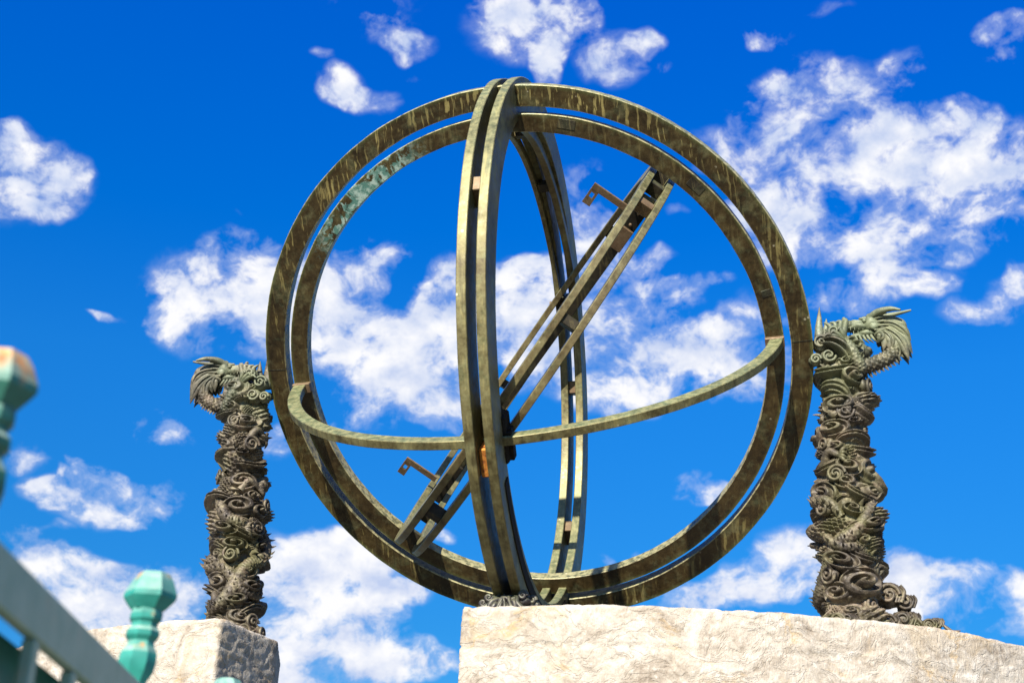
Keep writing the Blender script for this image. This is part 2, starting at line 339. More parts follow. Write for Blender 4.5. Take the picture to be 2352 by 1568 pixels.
# ------------------------------------------------------------------ object helpers
def link(name, V, F, mat, parent=None, smooth=True, sharp=None):
    me = bpy.data.meshes.new(name); me.from_pydata([tuple(map(float, v)) for v in V], [], [tuple(int(i) for i in f) for f in F]); me.update()
    if mat: me.materials.append(mat)
    if smooth:
        me.polygons.foreach_set('use_smooth', [True]*len(me.polygons))
        if sharp: me.set_sharp_from_angle(angle=R(sharp))
    o = bpy.data.objects.new(name, me); C.objects.link(o)
    if parent is not None: o.parent = parent
    return o
def thing(name, label, cat, loc=(0, 0, 0), group=None):
    o = bpy.data.objects.new(name, None); C.objects.link(o); o.location = loc; o['label'] = label; o['category'] = cat
    if group: o['group'] = group
    return o
def tag(o, label, cat, group=None):
    o['label'] = label; o['category'] = cat
    if group: o['group'] = group
class MB:
    def __init__(s): s.V = []; s.F = []
    def add(s, V, F):
        b = len(s.V); s.V += [tuple(v) for v in V]; s.F += [tuple(i+b for i in f) for f in F]; return s
    def box(s, c, ax, half, bev=0.0):
        """box: centre, three unit axes, half sizes, chamfered edges"""
        c = np.array(c, float); ax = [np.array(a, float) for a in ax]; h = np.array(half, float)
        bv = min(bev, h.min()*.6)
        if bv <= 0:
            V = [c+sum(ax[i]*h[i]*sg[i] for i in range(3)) for sg in [(x, y, z) for x in (-1, 1) for y in (-1, 1) for z in (-1, 1)]]
            return s.add(V, [(0,1,3,2),(4,6,7,5),(0,4,5,1),(2,3,7,6),(0,2,6,4),(1,5,7,3)])
        V = []; idx = {}
        for sx_ in (-1, 1):
            for sy_ in (-1, 1):
                for sz_ in (-1, 1):
                    for k in range(3):
                        q = [h[i]*[sx_, sy_, sz_][i] - (bv*[sx_, sy_, sz_][i] if i != k else 0) for i in range(3)]
                        idx[(sx_, sy_, sz_, k)] = len(V); V.append(c+sum(ax[i]*q[i] for i in range(3)))
        F = []
        for k in range(3):
            for sg in (-1, 1):
                o1, o2 = [i for i in range(3) if i != k]; f = []
                for (p, q) in ((-1, -1), (1, -1), (1, 1), (-1, 1)):
                    t = [0, 0, 0]; t[k] = sg; t[o1] = p; t[o2] = q; f.append(idx[tuple(t)+(k,)])
                F.append(tuple(f))
        for k in range(3):
            o1, o2 = [i for i in range(3) if i != k]
            for p in (-1, 1):
                for q in (-1, 1):
                    f = []
                    for (e, kk) in ((-1, o1), (1, o1), (1, o2), (-1, o2)):
                        t = [0, 0, 0]; t[k] = e; t[o1] = p; t[o2] = q; f.append(idx[tuple(t)+(kk,)])
                    F.append(tuple(f))
        for t in [(x, y, z) for x in (-1, 1) for y in (-1, 1) for z in (-1, 1)]: F.append(tuple(idx[t+(k,)] for k in range(3)))
        return s.add(V, F)
    def out(s, name, mat, parent=None, smooth=True, sharp=35):
        o = link(name, s.V, s.F, mat, parent, smooth, sharp)
        import bmesh
        bm = bmesh.new(); bm.from_mesh(o.data); bmesh.ops.recalc_face_normals(bm, faces=bm.faces); bm.to_mesh(o.data); bm.free()
        return o

def ring_mb(v, a, ro, ri, x0, x1, t0=0, t1=360, seg=300, bev=.0022, wear=.0009, seed=1, centre=(0, 0, 0)):
    """rectangular-section ring (or arc): in-plane axes v,a; axial span x0..x1 along v x a"""
    v = np.array(v, float); a = np.array(a, float); n = np.cross(v, a); full = abs(t1-t0) >= 359.9
    N = max(8, int(seg*abs(t1-t0)/360)); tt = np.radians(np.linspace(t0, t1, N+1)); tt = tt[:-1] if full else tt
    b = bev
    sec = [(ri+b, x0), ((ri+ro)/2, x0), (ro-b, x0), (ro, x0+b), (ro, x1-b), (ro-b, x1), ((ri+ro)/2, x1), (ri+b, x1), (ri, x1-b), (ri, x0+b)]
    V = []; S = len(sec)
    for i, t in enumerate(tt):
        er = math.cos(t)*v + math.sin(t)*a
        for j, (r_, x_) in enumerate(sec):
            p = er*r_ + n*x_
            if wear:
                q = np.array([p*11+seed*3.1, p*47+seed]); nz = vnoise(q, seed)
                p = p + er*(nz[0]*wear+nz[1]*wear*.6)*(1 if r_ > (ro+ri)/2 else -1)
            V.append(p+np.array(centre))
    F = []; L = len(tt)
    for i in range(L if full else L-1):
        for j in range(S):
            k = (i+1) % L; F.append((i*S+j, i*S+(j+1) % S, k*S+(j+1) % S, k*S+j))
    if not full: F.append(tuple(range(S))[::-1]); F.append(tuple((L-1)*S+j for j in range(S)))
    mb = MB(); mb.add(V, F); return mb

def catmull(P, n):
    P = np.array(P, float); Q = np.vstack([2*P[0]-P[1], P, 2*P[-1]-P[-2]]); out = []
    for i in range(len(P)-1):
        for t in np.linspace(0, 1, n, endpoint=False):
            p0, p1, p2, p3 = Q[i:i+4]
            out.append(.5*(2*p1+(p2-p0)*t+(2*p0-5*p1+4*p2-p3)*t*t+(3*p1-p0-3*p2+p3)*t**3))
    out.append(P[-1]); return np.array(out)
def tube(P, rad, seg=10, n=6, squash=1.0, side=None, scales=0.0, mb=None, sn=90, cap=True):
    """tapered tube along a spline; optional carved fish scales; optional flattening along 'side'"""
    P = np.array(P, float); K = len(P); rad = np.interp(np.linspace(0, K-1, (K-1)*n+1), np.arange(K), rad) if np.ndim(rad) else np.full((K-1)*n+1, rad)
    S = catmull(P, n); T = np.gradient(S, axis=0); T /= np.linalg.norm(T, axis=1)[:, None]+1e-12
    ref = np.array(side, float) if side is not None else np.array([.13, .9, .37])
    V = []; s_len = np.concatenate([[0], np.cumsum(np.linalg.norm(np.diff(S, axis=0), axis=1))])
    u = None
    for i in range(len(S)):
        u0 = ref if (u is None or side is not None) else u
        u = u0 - T[i]*(u0@T[i]); u /= np.linalg.norm(u)+1e-12; w_ = np.cross(T[i], u)
        for j in range(seg):
            an = 2*math.pi*j/seg; r_ = rad[i]
            if scales:
                f1 = s_len[i]*sn; row = math.floor(f1); fr_ = f1-row
                ph = (j/seg*max(6, seg//4) + .5*(row % 2)) % 1.0
                r_ = r_*(1+scales*((1-fr_)*(1-abs(ph*2-1)**2)-.3))
            V.append(S[i]+(math.cos(an)*u*squash+math.sin(an)*w_)*r_)
    F = [(i*seg+j, i*seg+(j+1) % seg, (i+1)*seg+(j+1) % seg, (i+1)*seg+j) for i in range(len(S)-1) for j in range(seg)]
    if cap: F.append(tuple(range(seg))[::-1]); F.append(tuple((len(S)-1)*seg+j for j in range(seg)))
    mb = mb or MB(); mb.add(V, F); return mb
def ellipsoid(mb, c, ax, rad, seg=14, rings=9, lump=0.0, seed=0):
    c = np.array(c, float); V = []; F = []
    for i in range(rings+1):
        th = math.pi*i/rings
        for j in range(seg):
            ph = 2*math.pi*j/seg; d = np.array([math.sin(th)*math.cos(ph), math.sin(th)*math.sin(ph), math.cos(th)])
            k = 1+lump*float(vnoise((d*2.7+seed)[None], seed)[0])
            V.append(c+sum(np.array(ax[q])*rad[q]*d[q]*k for q in range(3)))
    for i in range(rings):
        for j in range(seg): F.append((i*seg+j, i*seg+(j+1) % seg, (i+1)*seg+(j+1) % seg, (i+1)*seg+j))
    mb.add(V, F)
XYZ = (np.array([1., 0, 0]), np.array([0, 1., 0]), np.array([0, 0, 1.]))

# ------------------------------------------------------------------ ground, terrace
def sheet(name, x0, x1, y0, y1, z, mat):
    o = link(name, [(x0, y0, z), (x1, y0, z), (x1, y1, z), (x0, y1, z)], [(0, 1, 2, 3)], mat, smooth=False); o['kind'] = 'structure'; return o
sheet('ground', -1500, 1500, -1500, 1500, 0.0, M_lawn)
sheet('courtyard_paving', -14, 14, -16, 8, 0.004, M_ground)
tb = MB(); tb.box((0, 2.3, .87), XYZ, (5.5, 4.5, .87), .01); o = tb.out('terrace', M_brick); o['kind'] = 'structure'

# ------------------------------------------------------------------ stone plinths
ZT = 2.65
def plinth(name, outline, mat, label, z0=1.741, ztop=ZT, seed=3, step=.010, round_r=.013, carve=.006):
    """stone block: plan outline (counter-clockwise, as list of (x,y)), chiselled sides, softened top edge"""
    P = np.array(outline, float); pts = []
    for i in range(len(P)):
        a_, b_ = P[i], P[(i+1) % len(P)]; L = np.linalg.norm(b_-a_); m_ = max(1, int(L/step))
        for t in range(m_): pts.append(a_+(b_-a_)*t/m_)
    pts = np.array(pts); n = len(pts)
    for _ in range(1): pts = (np.roll(pts, 1, 0)+2*pts+np.roll(pts, -1, 0))/4
    T = np.roll(pts, -1, 0)-np.roll(pts, 1, 0); T /= np.linalg.norm(T, axis=1)[:, None]; Nn = np.stack([T[:, 1], -T[:, 0]], 1)
    for _ in range(2): Nn = (np.roll(Nn, 1, 0)+2*Nn+np.roll(Nn, -1, 0))/4
    Nn /= np.linalg.norm(Nn, axis=1)[:, None]
    zs = [z0] + list(np.linspace(z0+.1, ztop-.36, 5)) + list(np.linspace(ztop-.35, ztop-round_r, 38))
    prof = [(z, 0.0) for z in zs] + [(ztop-round_r+round_r*math.sin(t), -round_r*(1-math.cos(t))) for t in np.linspace(0, math.pi/2, 6)[1:]]
    prof += [(ztop, -q) for q in (.035, .055, .085, .12)]
    V = []
    for (z, off) in prof:
        p = np.column_stack([pts+Nn*off, np.full(n, z)])
        q = p*np.array([1, 1, 1.9])
        dsp = .0035*fbm(q*3, 2, seed) + .0020*np.abs(fbm(q*30, 3, seed+9)) + .0022*np.abs(fbm(q@np.array([[.8, 0, .6], [0, 1, 0], [-.6, 0, .8]])*np.array([60, 60, 22]), 2, seed+31)) 
        # chisel gashes
        rg = 1-np.abs(fbm(q*np.array([9, 9, 13]), 3, seed+21)); dsp += -.0045*np.clip(rg-.88, 0, 1)*7
        # shallow carved line that follows the rim
        zl = ztop-.125+.006*vnoise(np.column_stack([pts*6, np.zeros(n)]), 5)
        dsp += -carve*np.exp(-((z-zl)/.0045)**2)
        k = 1.0 if off > -.03 else .6
        p[:, :2] += Nn*dsp[:, None]*k
        if off < -.001: p[:, 2] += (dsp*.8 + .002*fbm(p*30, 2, seed))*1.0
        V.append(p)
    V = np.vstack(V); Lr = len(prof)
    F = [(i*n+j, i*n+(j+1) % n, (i+1)*n+(j+1) % n, (i+1)*n+j) for i in range(Lr-1) for j in range(n)]
    F.append(tuple((Lr-1)*n+j for j in range(n))); F.append(tuple(range(n))[::-1])
    o = link(name, V, F, mat); tag(o, label, 'plinth', 'stone plinths under the instrument'); return o
fr_r = [(-.124,-.419),(.0,-.424),(.133,-.42),(.3,-.404),(.459,-.380),(.59,-.355),(.715,-.318),(.85,-.266),(.971,-.206),(1.168,-.112),(1.303,-.023),(1.444,.095),(1.596,.244),(1.80,.47),(1.95,.70)]
bk_r = [(1.62,1.02),(1.30,.72),(1.0,.50),(.65,.34),(.3,.26),(-.07,.24)]
plinth('stone_plinth', fr_r+bk_r, M_stone, 'long curved cream stone plinth under the armillary sphere and the right dragon pillar', seed=3)
fr_l = [(-.868,-.004),(-.98,.32),(-1.3,.45),(-1.7,.70),(-2.05,1.0),(-2.35,.60),(-1.95,.10),(-1.72,-.07),(-1.518,-.182),(-1.37,-.243),(-1.216,-.286),(-1.08,-.315),(-.94,-.337)]
plinth('stone_plinth', fr_l, M_stone, 'shorter cream stone block under the left dragon pillar, its right end in shade', seed=11, carve=.0)

# ------------------------------------------------------------------ the armillary sphere
arm = thing('armillary_sphere', 'large bronze armillary sphere of nested rings between two dragon pillars', 'armillary sphere', tuple(O))
def rpart(name, mb, mat, sharp=35, label=None):
    o = mb.out(name, mat, arm, True, sharp)
    if label: o['label'] = label
    return o
for sgn in (-1, 1):
    x0, x1 = sorted((sgn*.0151, sgn*.0457))
    rpart('meridian_ring', ring_mb(UP, AX, 1.0, .8646, -x1, -x0, seg=360, seed=5+sgn), M_mer)
def eqp(r, ang, h): return h*AX + r*(math.cos(R(ang))*EW + math.sin(R(ang))*UP)
rpart('equator_ring', ring_mb(EW, UP, .984, .9106, .012, .068, seg=360, seed=8), M_face)
rpart('inner_equator_ring', ring_mb(EW, UP, .888, .825, .018, .0695, seg=360, seed=12), M_patch)
BETA = .044
vb = math.cos(BETA)*EW + math.sin(BETA)*UP; nb_ = np.cross(vb, AX)
rpart('hour_arc', ring_mb(vb, AX, .889, .844, -.0141, .0141, 4.6, 175.4, seg=300, seed=15), M_mer)
# bronze shoes where the arc meets the ring
for sgn in (-1, 1):
    c = vb*sgn*.857 + AX*.078
    mb = MB(); mb.box(c, (vb, AX, nb_), (.033, .0115, .018), .002); rpart('arc_shoe', mb, M_brass)
ub = np.cross(AX, vb); ub = ub if ub@UP > 0 else -ub
nn = np.cross(ub, AX)      # axis of the colure
for (xa, xb) in ((.032, .058), (-.030, -.012)):
    # quarter arcs from the top of the inner ring back to the far pole (t=0 top, t=-90 far pole)
    rpart('colure_arc', ring_mb(ub, AX, .862, .818, xa, xb, -86.5, -2, seg=300, seed=18), M_dec)
for t in (-12, -24, -52):
    er = math.cos(R(t))*ub+math.sin(R(t))*AX; et = -math.sin(R(t))*ub+math.cos(R(t))*AX
    mb = MB(); mb.box(er*.842+nn*.010, (nn, er, et), (.0225, .014, .022), .002); rpart('spacer_block', mb, M_dark)
# meridian spacers
for t in (40, 128, 205, 246, 318, 335):
    er = math.cos(R(t))*UP+math.sin(R(t))*AX; et = -math.sin(R(t))*UP+math.cos(R(t))*AX
    mb = MB(); mb.box(er*.93, (EW, er, et), (.0152, .045, .026), .002); rpart('spacer_block', mb, M_brass)
mb = ring_mb(UP, AX, .938, .893, +.0455, +.0500, 97, 172, seg=300, bev=.001, seed=31); rpart('flank_strip', mb, M_pit)  # dark strip along the right flank, lower front quarter of the meridian
# declination rings
GD = .885
vd = math.cos(GD)*EW + math.sin(GD)*UP; nd = np.cross(vd, AX)
for (xa, xb) in ((.0255, .049), (-.049, -.0255)):
    rpart('declination_ring', ring_mb(vd, AX, .812, .742, xa, xb, seg=300, seed=22), M_dec)
for t in (8, 20, 166, 184, 196, 350, 338, 60, 120, 240, 300):
    er = math.cos(R(t))*vd+math.sin(R(t))*AX; et = -math.sin(R(t))*vd+math.cos(R(t))*AX
    mb = MB(); mb.box(er*.782, (nd, er, et), (.0256, .022, .016), .002); rpart('spacer_block', mb, M_brass if t in (20,) else M_dark)
# sighting alidade across the declination rings
for sa in (12,):
    dv = math.cos(R(sa))*vd+math.sin(R(sa))*AX; dw = np.cross(nd, dv)
    mb = MB(); mb.box((0, 0, 0), (nd, dv, dw), (.021, .765, .017), .003); rpart('sighting_bar', mb, M_dark)
    for sg in (-1, 1):
        mb = MB(); mb.box(dv*sg*.66, (nd, dv, dw), (.0245, .10, .026), .003); rpart('sight_housing', mb, M_pit)
        mb = MB(); mb.box(dv*sg*.60+dw*.031*sg, (nd, dv, dw), (.0245, .045, .005), .002); rpart('clamp_plate', mb, M_brass)
        # L shaped sight vane with a small window, standing out to the left of the rings
        c0 = dv*sg*.69; out_ = -nd if nd[0] > 0 else nd
        mb = MB()
        mb.box(c0+out_*.108, (out_, dv, dw), (.070, .0125, .0035), .001)
        e = c0+out_*.163
        for (du, dvv, hu, hv) in ((0, -.017, .0155, .005), (0, -.066, .0155, .005), (-.0110, -.0415, .0045, .0205), (.0110, -.0415, .0045, .0205), (0, -.052, .0070, .010)):
            mb.box(e+out_*du+dv*dvv, (out_, dv, dw), (hu, hv, .003), .0006)
        rpart('sight_vane', mb, M_brass)
        for q in (-.045, 0, .05):
            mb = MB(); ellipsoid(mb, dv*(sg*.66+q)-dw*.028*0+nd*0+AX*0+dw*.0275, (nd, dv, dw), (.006, .006, .004), 10, 6); rpart('pin', mb, M_brass)
# pole bearing in front of the meridian
mb = MB()
pc = AX*.835+EW*.006
mb.box(pc+UP*.0, (EW, UP, AX), (.050, .075, .042), .006)
ellipsoid(mb, pc+UP*.072, (EW, AX, UP), (.046, .038, .03), 20, 8)
rpart('pole_bearing', mb, M_pit)
mb = MB(); mb.box(pc+EW*.055-UP*.02, (EW, UP, AX), (.008, .05, .02), .002); mb.box(pc+EW*.052+UP*.02+AX*.03, (EW, UP, AX), (.012, .006, .012), .001); rpart('bearing_plate', mb, M_pit)
mb = MB()
for k in range(2): tube([pc+EW*.02+AX*.045-UP*(.045+.01*k)-EW*.02*k, pc+EW*.02+AX*.068-UP*(.047+.01*k)-EW*.02*k], .013-.003*k, 14, 2, mb=mb)
rpart('bearing_bolt', mb, M_dark)
mb = MB(); tube([AX*.79, AX*.955], .0148, 20, 3, mb=mb); rpart('pole_axle', mb, M_rust)
mb = MB(); mb.box(AX*.955-UP*.035, (EW, UP, AX), (.0135, .045, .012), .004); rpart('rusted_shim', mb, M_rust)
mb = MB(); mb.box(-AX*.83, (EW, UP, AX), (.036, .026, .022), .004); rpart('pole_bearing', mb, M_dark)
mb = MB(); tube([-AX*.79, -AX*.95], .0125, 16, 3, mb=mb); tube([-AX*.825-EW*.02, -AX*.825-EW*.062], .011, 10, 2, mb=mb); rpart('pole_axle', mb, M_brass)
# joint straps on the outer ring
for ang in (2, 178):
    mb = MB(); er = math.cos(R(ang))*EW+math.sin(R(ang))*UP; et = -math.sin(R(ang))*EW+math.cos(R(ang))*UP
    mb.box(er*.947+AX*.0683, (er, et, AX), (.034, .0016, .0008), 0); rpart('ring_joint', mb, M_dark)
for ang in (43.5, 76, 14):
    mb = MB(); er = math.cos(R(ang))*EW+math.sin(R(ang))*UP; et = -math.sin(R(ang))*EW+math.cos(R(ang))*UP
    mb.box(er*.862+AX*.0700, (er, et, AX), (.016, .03 if ang != 14 else .012, .0012), .0006); rpart('inlaid_plate', mb, M_dark)
# bronze cloud foot at the bottom of the meridian
def spiral(c, u, v, n, r0, turns, thick, mb, hand=1, bulge=.4, N=26):
    """raised cloud curl: a coil that climbs towards its eye"""
    P = []; rr_ = []
    for i in range(N):
        f = i/(N-1); ang = hand*f*turns*2*math.pi; r_ = r0*(1-f)**.85
        P.append(np.array(c)+np.array(u)*math.cos(ang)*r_+np.array(v)*math.sin(ang)*r_+np.array(n)*(f*r0*bulge)); rr_.append(thick*(1-.35*f))
    tube(P, rr_, 7, 2, mb=mb)
fmb = MB(); FZ = ZT-O[2]
for (x, y, z, r_) in ((-.052, -.35, .040, .014), (.056, -.35, .044, .017), (.0, -.33, .022, .034), (-.072, -.34, .026, .013), (.082, -.33, .034, .015)):
    ellipsoid(fmb, (x, y, z-.012+FZ), XYZ, (r_*1.3, r_, r_), 16, 10, .3, int(abs(x)*99)); spiral((x, y-r_*.9, z+FZ), XYZ[0], XYZ[2], (0, -1, 0), r_*.8, 1.6, .007, fmb, 1 if x > 0 else -1)
for i in range(11):
    t = -1.0+i*.2; tube([(t*.066+.010*math.sin(i*3.1), -.372, .0+FZ), (t*.05, -.372, .016+.008*math.sin(i*1.7)+FZ), (t*.035+.010*math.sin(i*2.3), -.362, .032+.009*math.sin(i*2.9)+FZ), (t*.030+.01*math.cos(i*1.9), -.350, .040+.014*math.cos(i*2)+FZ)], [.011, .007+.003*math.sin(i), .007, .002], 8, 5, mb=fmb)
fmb.box((0, -.23, .02+FZ), XYZ, (.06, .13, .03), .01)
fmb.out('cloud_foot', M_castf, arm, True, 60)

# ------------------------------------------------------------------ dragon pillars
def pillar(sx_, seed, label, loc):
    """sx_ = +1: neck and horns to the right; -1 mirrored"""
    rg = random.Random(seed)
    root = thing('dragon_pillar', label, 'pillar', loc, 'bronze dragon pillars beside the armillary sphere')
    lean = .045
    def ctr(z): return np.array([lean*sx_*(z-.1), 0, z])
    NT, NZ = 300, 620; H = 1.02
    z = np.linspace(0, H, NZ); th = np.linspace(0, 2*math.pi, NT, endpoint=False)
    Z, TH = np.meshgrid(z, th, indexing='ij')
    zk = [0, .03, .08, .2, .35, .5, .62, .75, .9, .98, 1.02]
    rk = [.100, .088, .066, .072, .084, .080, .060, .058, .062, .060, .03]
    RB = np.interp(Z, zk, rk)
    RB = RB*(1+.24*vnoise(np.stack([np.cos(TH)*1.6, np.sin(TH)*1.6, Z*11], -1), seed+40))
    nfl = fbm(np.stack([np.cos(TH)*1.9+5, np.sin(TH)*1.9, Z*16], -1), 2, seed+60)
    Hh = -.024+.020*(.5+.5*np.cos(2*math.pi*4.0*nfl))**.6
    # scroll relief
    sc_ = []
    tries = 0
    while len(sc_) < 130 and tries < 12000:
        tries += 1; t0 = rg.uniform(0, 2*math.pi); z0 = rg.uniform(.0, 1.0); r0 = rg.choice((.024, .032, .040, .050, .058)) if tries > 500 else rg.choice((.045, .058))
        rb = float(np.interp(z0, zk, rk)); ok = True
        for (t1, z1, r1, *_x) in sc_:
            dt = (t0-t1+math.pi) % (2*math.pi)-math.pi
            if math.hypot(dt*rb, z0-z1) < (r0+r1)*.64: ok = False; break
        if ok: sc_.append((t0, z0, r0, rg.choice((-1, 1)), rg.uniform(0, 6.28), rg.uniform(-.5, .5), rg.uniform(.55, .9), rg.uniform(.45, 1.6), rg.random()))
    for (t0, z0, r0, hd, ph, tilt, asp, amp, kind) in sc_:
        m = np.abs(z-z0) < r0*1.7; iz = np.where(m)[0]; sl_ = slice(iz[0], iz[-1]+1)
        dt = (TH[sl_]-t0+math.pi) % (2*math.pi)-math.pi; rb = float(np.interp(z0, zk, rk))
        dx = dt*rb; dz = Z[sl_]-z0; ca, sa = math.cos(tilt), math.sin(tilt)
        X = (dx*ca+dz*sa)/r0; Y = (-dx*sa+dz*ca)/(r0*asp); rho = np.hypot(X, Y); an = np.arctan2(Y, X)
        if kind < .50:
            sp = .5+.5*np.cos(2*math.pi*2.1*rho**.8-hd*an+ph); sp = np.clip(sp*1.5-.15, 0, 1)
            prof_ = np.clip(1-rho**2, 0, 1)**.30*(.42+.58*sp)+.25*np.clip(1-rho*2.8, 0, 1)
            # tail that flows off sideways
            tl = np.exp(-((Y+hd*.55-.5*X*X*.3)/.28)**2)*((X*hd > 0) & (rho < 1.65))*np.clip(1.65-rho, 0, .6)*1.3
            prof_ = np.maximum(prof_, tl*.8)
        elif kind < .80:
            # swept ribbon of cloud or mane: a bent lozenge ploughed with parallel grooves
            Yb = Y+.55*hd*X*X-.2*hd; env = np.clip(1-(X/1.35)**2-(Yb/.55)**2, 0, 1)**.4
            prof_ = env*(.55+.45*np.clip(.5+.9*np.cos(Yb*17+ph), 0, 1))
        else:
            prof_ = np.clip(1-rho**2, 0, 1)**.5*(.72+.28*np.cos(X*15)*np.cos(Y*15+np.floor(X*2)))
        Hh[sl_] = np.maximum(Hh[sl_], prof_*(.018+r0*.42)*amp)
    dz_ = np.abs(fbm(np.stack([np.cos(TH)*5+3, np.sin(TH)*5, Z*42], -1), 3, seed+5)); Hh += .002*dz_
    RR = RB+Hh*1.05-.003
    V = np.stack([np.cos(TH)*RR+lean*sx_*(Z-.1), np.sin(TH)*RR, Z+Hh*.15], -1).reshape(-1, 3)
    F = [(i*NT+j, i*NT+(j+1) % NT, (i+1)*NT+(j+1) % NT, (i+1)*NT+j) for i in range(NZ-1) for j in range(NT)]
    F += [tuple((NZ-1)*NT+j for j in range(NT)), tuple(range(NT))[::-1]]
    link('cloud_relief_shaft', V, F, M_cast, root)
    # coiling dragon bodies with scales, winding in and out of the clouds
    def on(t, zz, k): rb = float(np.interp(zz, zk, rk)); c = ctr(zz); return c+np.array([math.cos(t), math.sin(t), 0])*(rb+k)
    coils = [(.02, .44, seed*.7, .62, .027), (.36, .66, seed*.7+2.4, -.60, .024), (.12, .34, seed+1.9, -.7, .021)]
    for (za, zb, t0, turns, rr_) in coils:
        P = []; ra = []
        for i in range(15):
            f = i/14; P.append(on(t0+turns*2*math.pi*f, za+(zb-za)*f+.018*math.sin(f*15), .012+.012*math.sin(f*11+seed))); ra.append(rr_*(.35+.65*math.sin(math.pi*min(1, f*.85+.12))))
        tube(P, ra, 32, 16, scales=.16, sn=110).out('dragon_body', M_cast, root, True, 60)
        # spine fins along the coil
        fm = MB(); S = catmull(P, 6)
        for i in range(2, len(S)-2, 4):
            c = ctr(S[i][2]); od = S[i]-c; od[2] = 0; od /= np.linalg.norm(od)+1e-9
            b_ = S[i]+od*rr_*.75; tip = b_+od*rg.uniform(.010, .020)+np.array([0, 0, rg.uniform(.002, .012)])
            tube([b_-od*.006, b_+od*.004, tip], [.0065, .0045, .0008], 5, 2, mb=fm)
        fm.out('spine_fins', M_cast, root, True, 60)
    # clawed legs
    for i in range(4):
        z0 = (.16, .38, .55, .76)[i]; t0 = -1.5+rg.uniform(-1.2, 1.2); up = rg.choice((-1, 1))
        a0 = on(t0, z0, .012); a1 = on(t0+.35, z0+.040*up, .022); a2 = on(t0+.8, z0+.02*up, .022); lm = MB()
        tube([a0, a1, a2], [.015, .015, .010], 12, 8, scales=.2, sn=110, mb=lm)
        for q in (-.9, -.3, .3, .9):
            b1 = on(t0+.95, z0+.02*up+q*.022, .032); b2 = on(t0+1.12, z0+.02*up+q*.030-.008, .022)
            tube([a2, b1, b2], [.0085, .007, .0015], 8, 5, mb=lm)
        lm.out('clawed_leg', M_cast, root, True, 60)
    # spikes of flame breaking the outline
    sm = MB()
    for i in range(26):
        zz = rg.uniform(.08, .92); t0 = rg.uniform(0, 6.28); a0 = on(t0, zz, .012); od = np.array([math.cos(t0), math.sin(t0), rg.uniform(-.3, .5)])
        L = rg.uniform(.012, .034); tube([a0, a0+od*L*.6+np.array([0, 0, .006]), a0+od*L*1.35+np.array([0, 0, rg.uniform(-.006, .014)])], [.009, .006, .001], 6, 3, mb=sm)
    sm.out('flame_spikes', M_cast, root, True, 60)
    # big separate curls near the outline
    cm = MB()
    for i in range(8):
        zz = .07+.11*i+rg.uniform(-.012, .012); t0 = -math.pi/2+rg.uniform(-1.7, 1.7); a0 = on(t0, zz, .022); n_ = np.array([math.cos(t0), math.sin(t0), 0]); u_ = np.array([-n_[1], n_[0], 0])
        ellipsoid(cm, a0-n_*.012, (u_, XYZ[2], n_), (.033, .027, .018), 14, 9, .2, i); spiral(a0+n_*.002, u_, XYZ[2], n_, .031, 2.0, .0060, cm, rg.choice((-1, 1)), .35)
    cm.out('cloud_curls', M_cast, root, True, 60)
    # base skirt of clouds and a small beast head at the foot
    bmB = MB()
    for i in range(16):
        t0 = i/16*2*math.pi+rg.uniform(-.1, .1); rr_ = .098+rg.uniform(-.008, .014); a0 = np.array([math.cos(t0)*rr_, math.sin(t0)*rr_, rg.uniform(.014, .034)]); n_ = np.array([math.cos(t0), math.sin(t0), 0]); u_ = np.array([-n_[1], n_[0], 0])
        q = rg.uniform(.018, .030); ellipsoid(bmB, a0, (u_, XYZ[2], n_), (q*1.3, q, q*.9), 12, 8, .3, i); spiral(a0+n_*q*.7, u_, XYZ[2], n_, q*.95, 1.5, .0055, bmB, rg.choice((-1, 1)), .3)
    bmB.out('cloud_base', M_cast, root, True, 60)
    # ---- head, neck, horns, mane (drawn in x,z beside the shaft; sx_ mirrors)
    def q3(x, z_, y=0.0): return np.array([x*sx_, y, z_])
    nk = MB()
    tube([q3(.06, .86, -.03), q3(.10, .895, -.045), q3(.15, .915, -.04), q3(.195, .945, -.025), q3(.222, .99, -.01), q3(.215, 1.04, 0), q3(.18, 1.07, 0)], [.022, .024, .024, .023, .022, .021, .019], 36, 14, scales=.38, sn=95, mb=nk)
    nk.out('neck', M_cast, root, True, 60)
    fn = MB()
    S = catmull([q3(.08, .86, -.035), q3(.15, .885, -.04), q3(.21, .925, -.025), q3(.247, .985, -.01), q3(.245, 1.04, 0)], 5)
    for i in range(1, len(S)-1):
        t_ = S[i+1]-S[i-1]; od = np.array([t_[2]*sx_, 0, -t_[0]*sx_]); od /= np.linalg.norm(od)
        L = rg.uniform(.5, 1.0); tube([S[i]-od*.010, S[i]+od*.004, S[i]+od*(.002+.011*L)+np.array([.003*sx_, 0, -.003])], [.008, .006, .001], 6, 2, squash=.6, mb=fn)
    fn.out('spine_fins', M_cast, root, True, 60)
    lg = MB(); tube([q3(.050, .990, -.055), q3(.062, .955, -.075), q3(.080, .915, -.075), q3(.10, .880, -.06)], [.015, .020, .020, .018], 32, 12, scales=.34, sn=100, mb=lg)
    for q in (-1, 0, 1):
        tube([q3(.050, .990, -.055), q3(.028+.012*q, 1.010+.004*q, -.072), q3(.010+.020*q, 1.022+.010*q, -.080), q3(.000+.024*q, 1.012+.012*q, -.086)], [.010, .009, .007, .002], 8, 5, mb=lg)
    lg.out('foreleg', M_castg, root, True, 60)
    hd = MB(); AXS = (np.array([sx_*1., 0, 0]), XYZ[1], XYZ[2])
    ellipsoid(hd, q3(.148, 1.070), AXS, (.040, .034, .031), 18, 12, .25, 1)
    ellipsoid(hd, q3(.100, 1.070), AXS, (.044, .026, .021), 18, 12, .30, 2)
    ellipsoid(hd, q3(.062, 1.074), AXS, (.020, .024, .019), 14, 9, .25, 3)
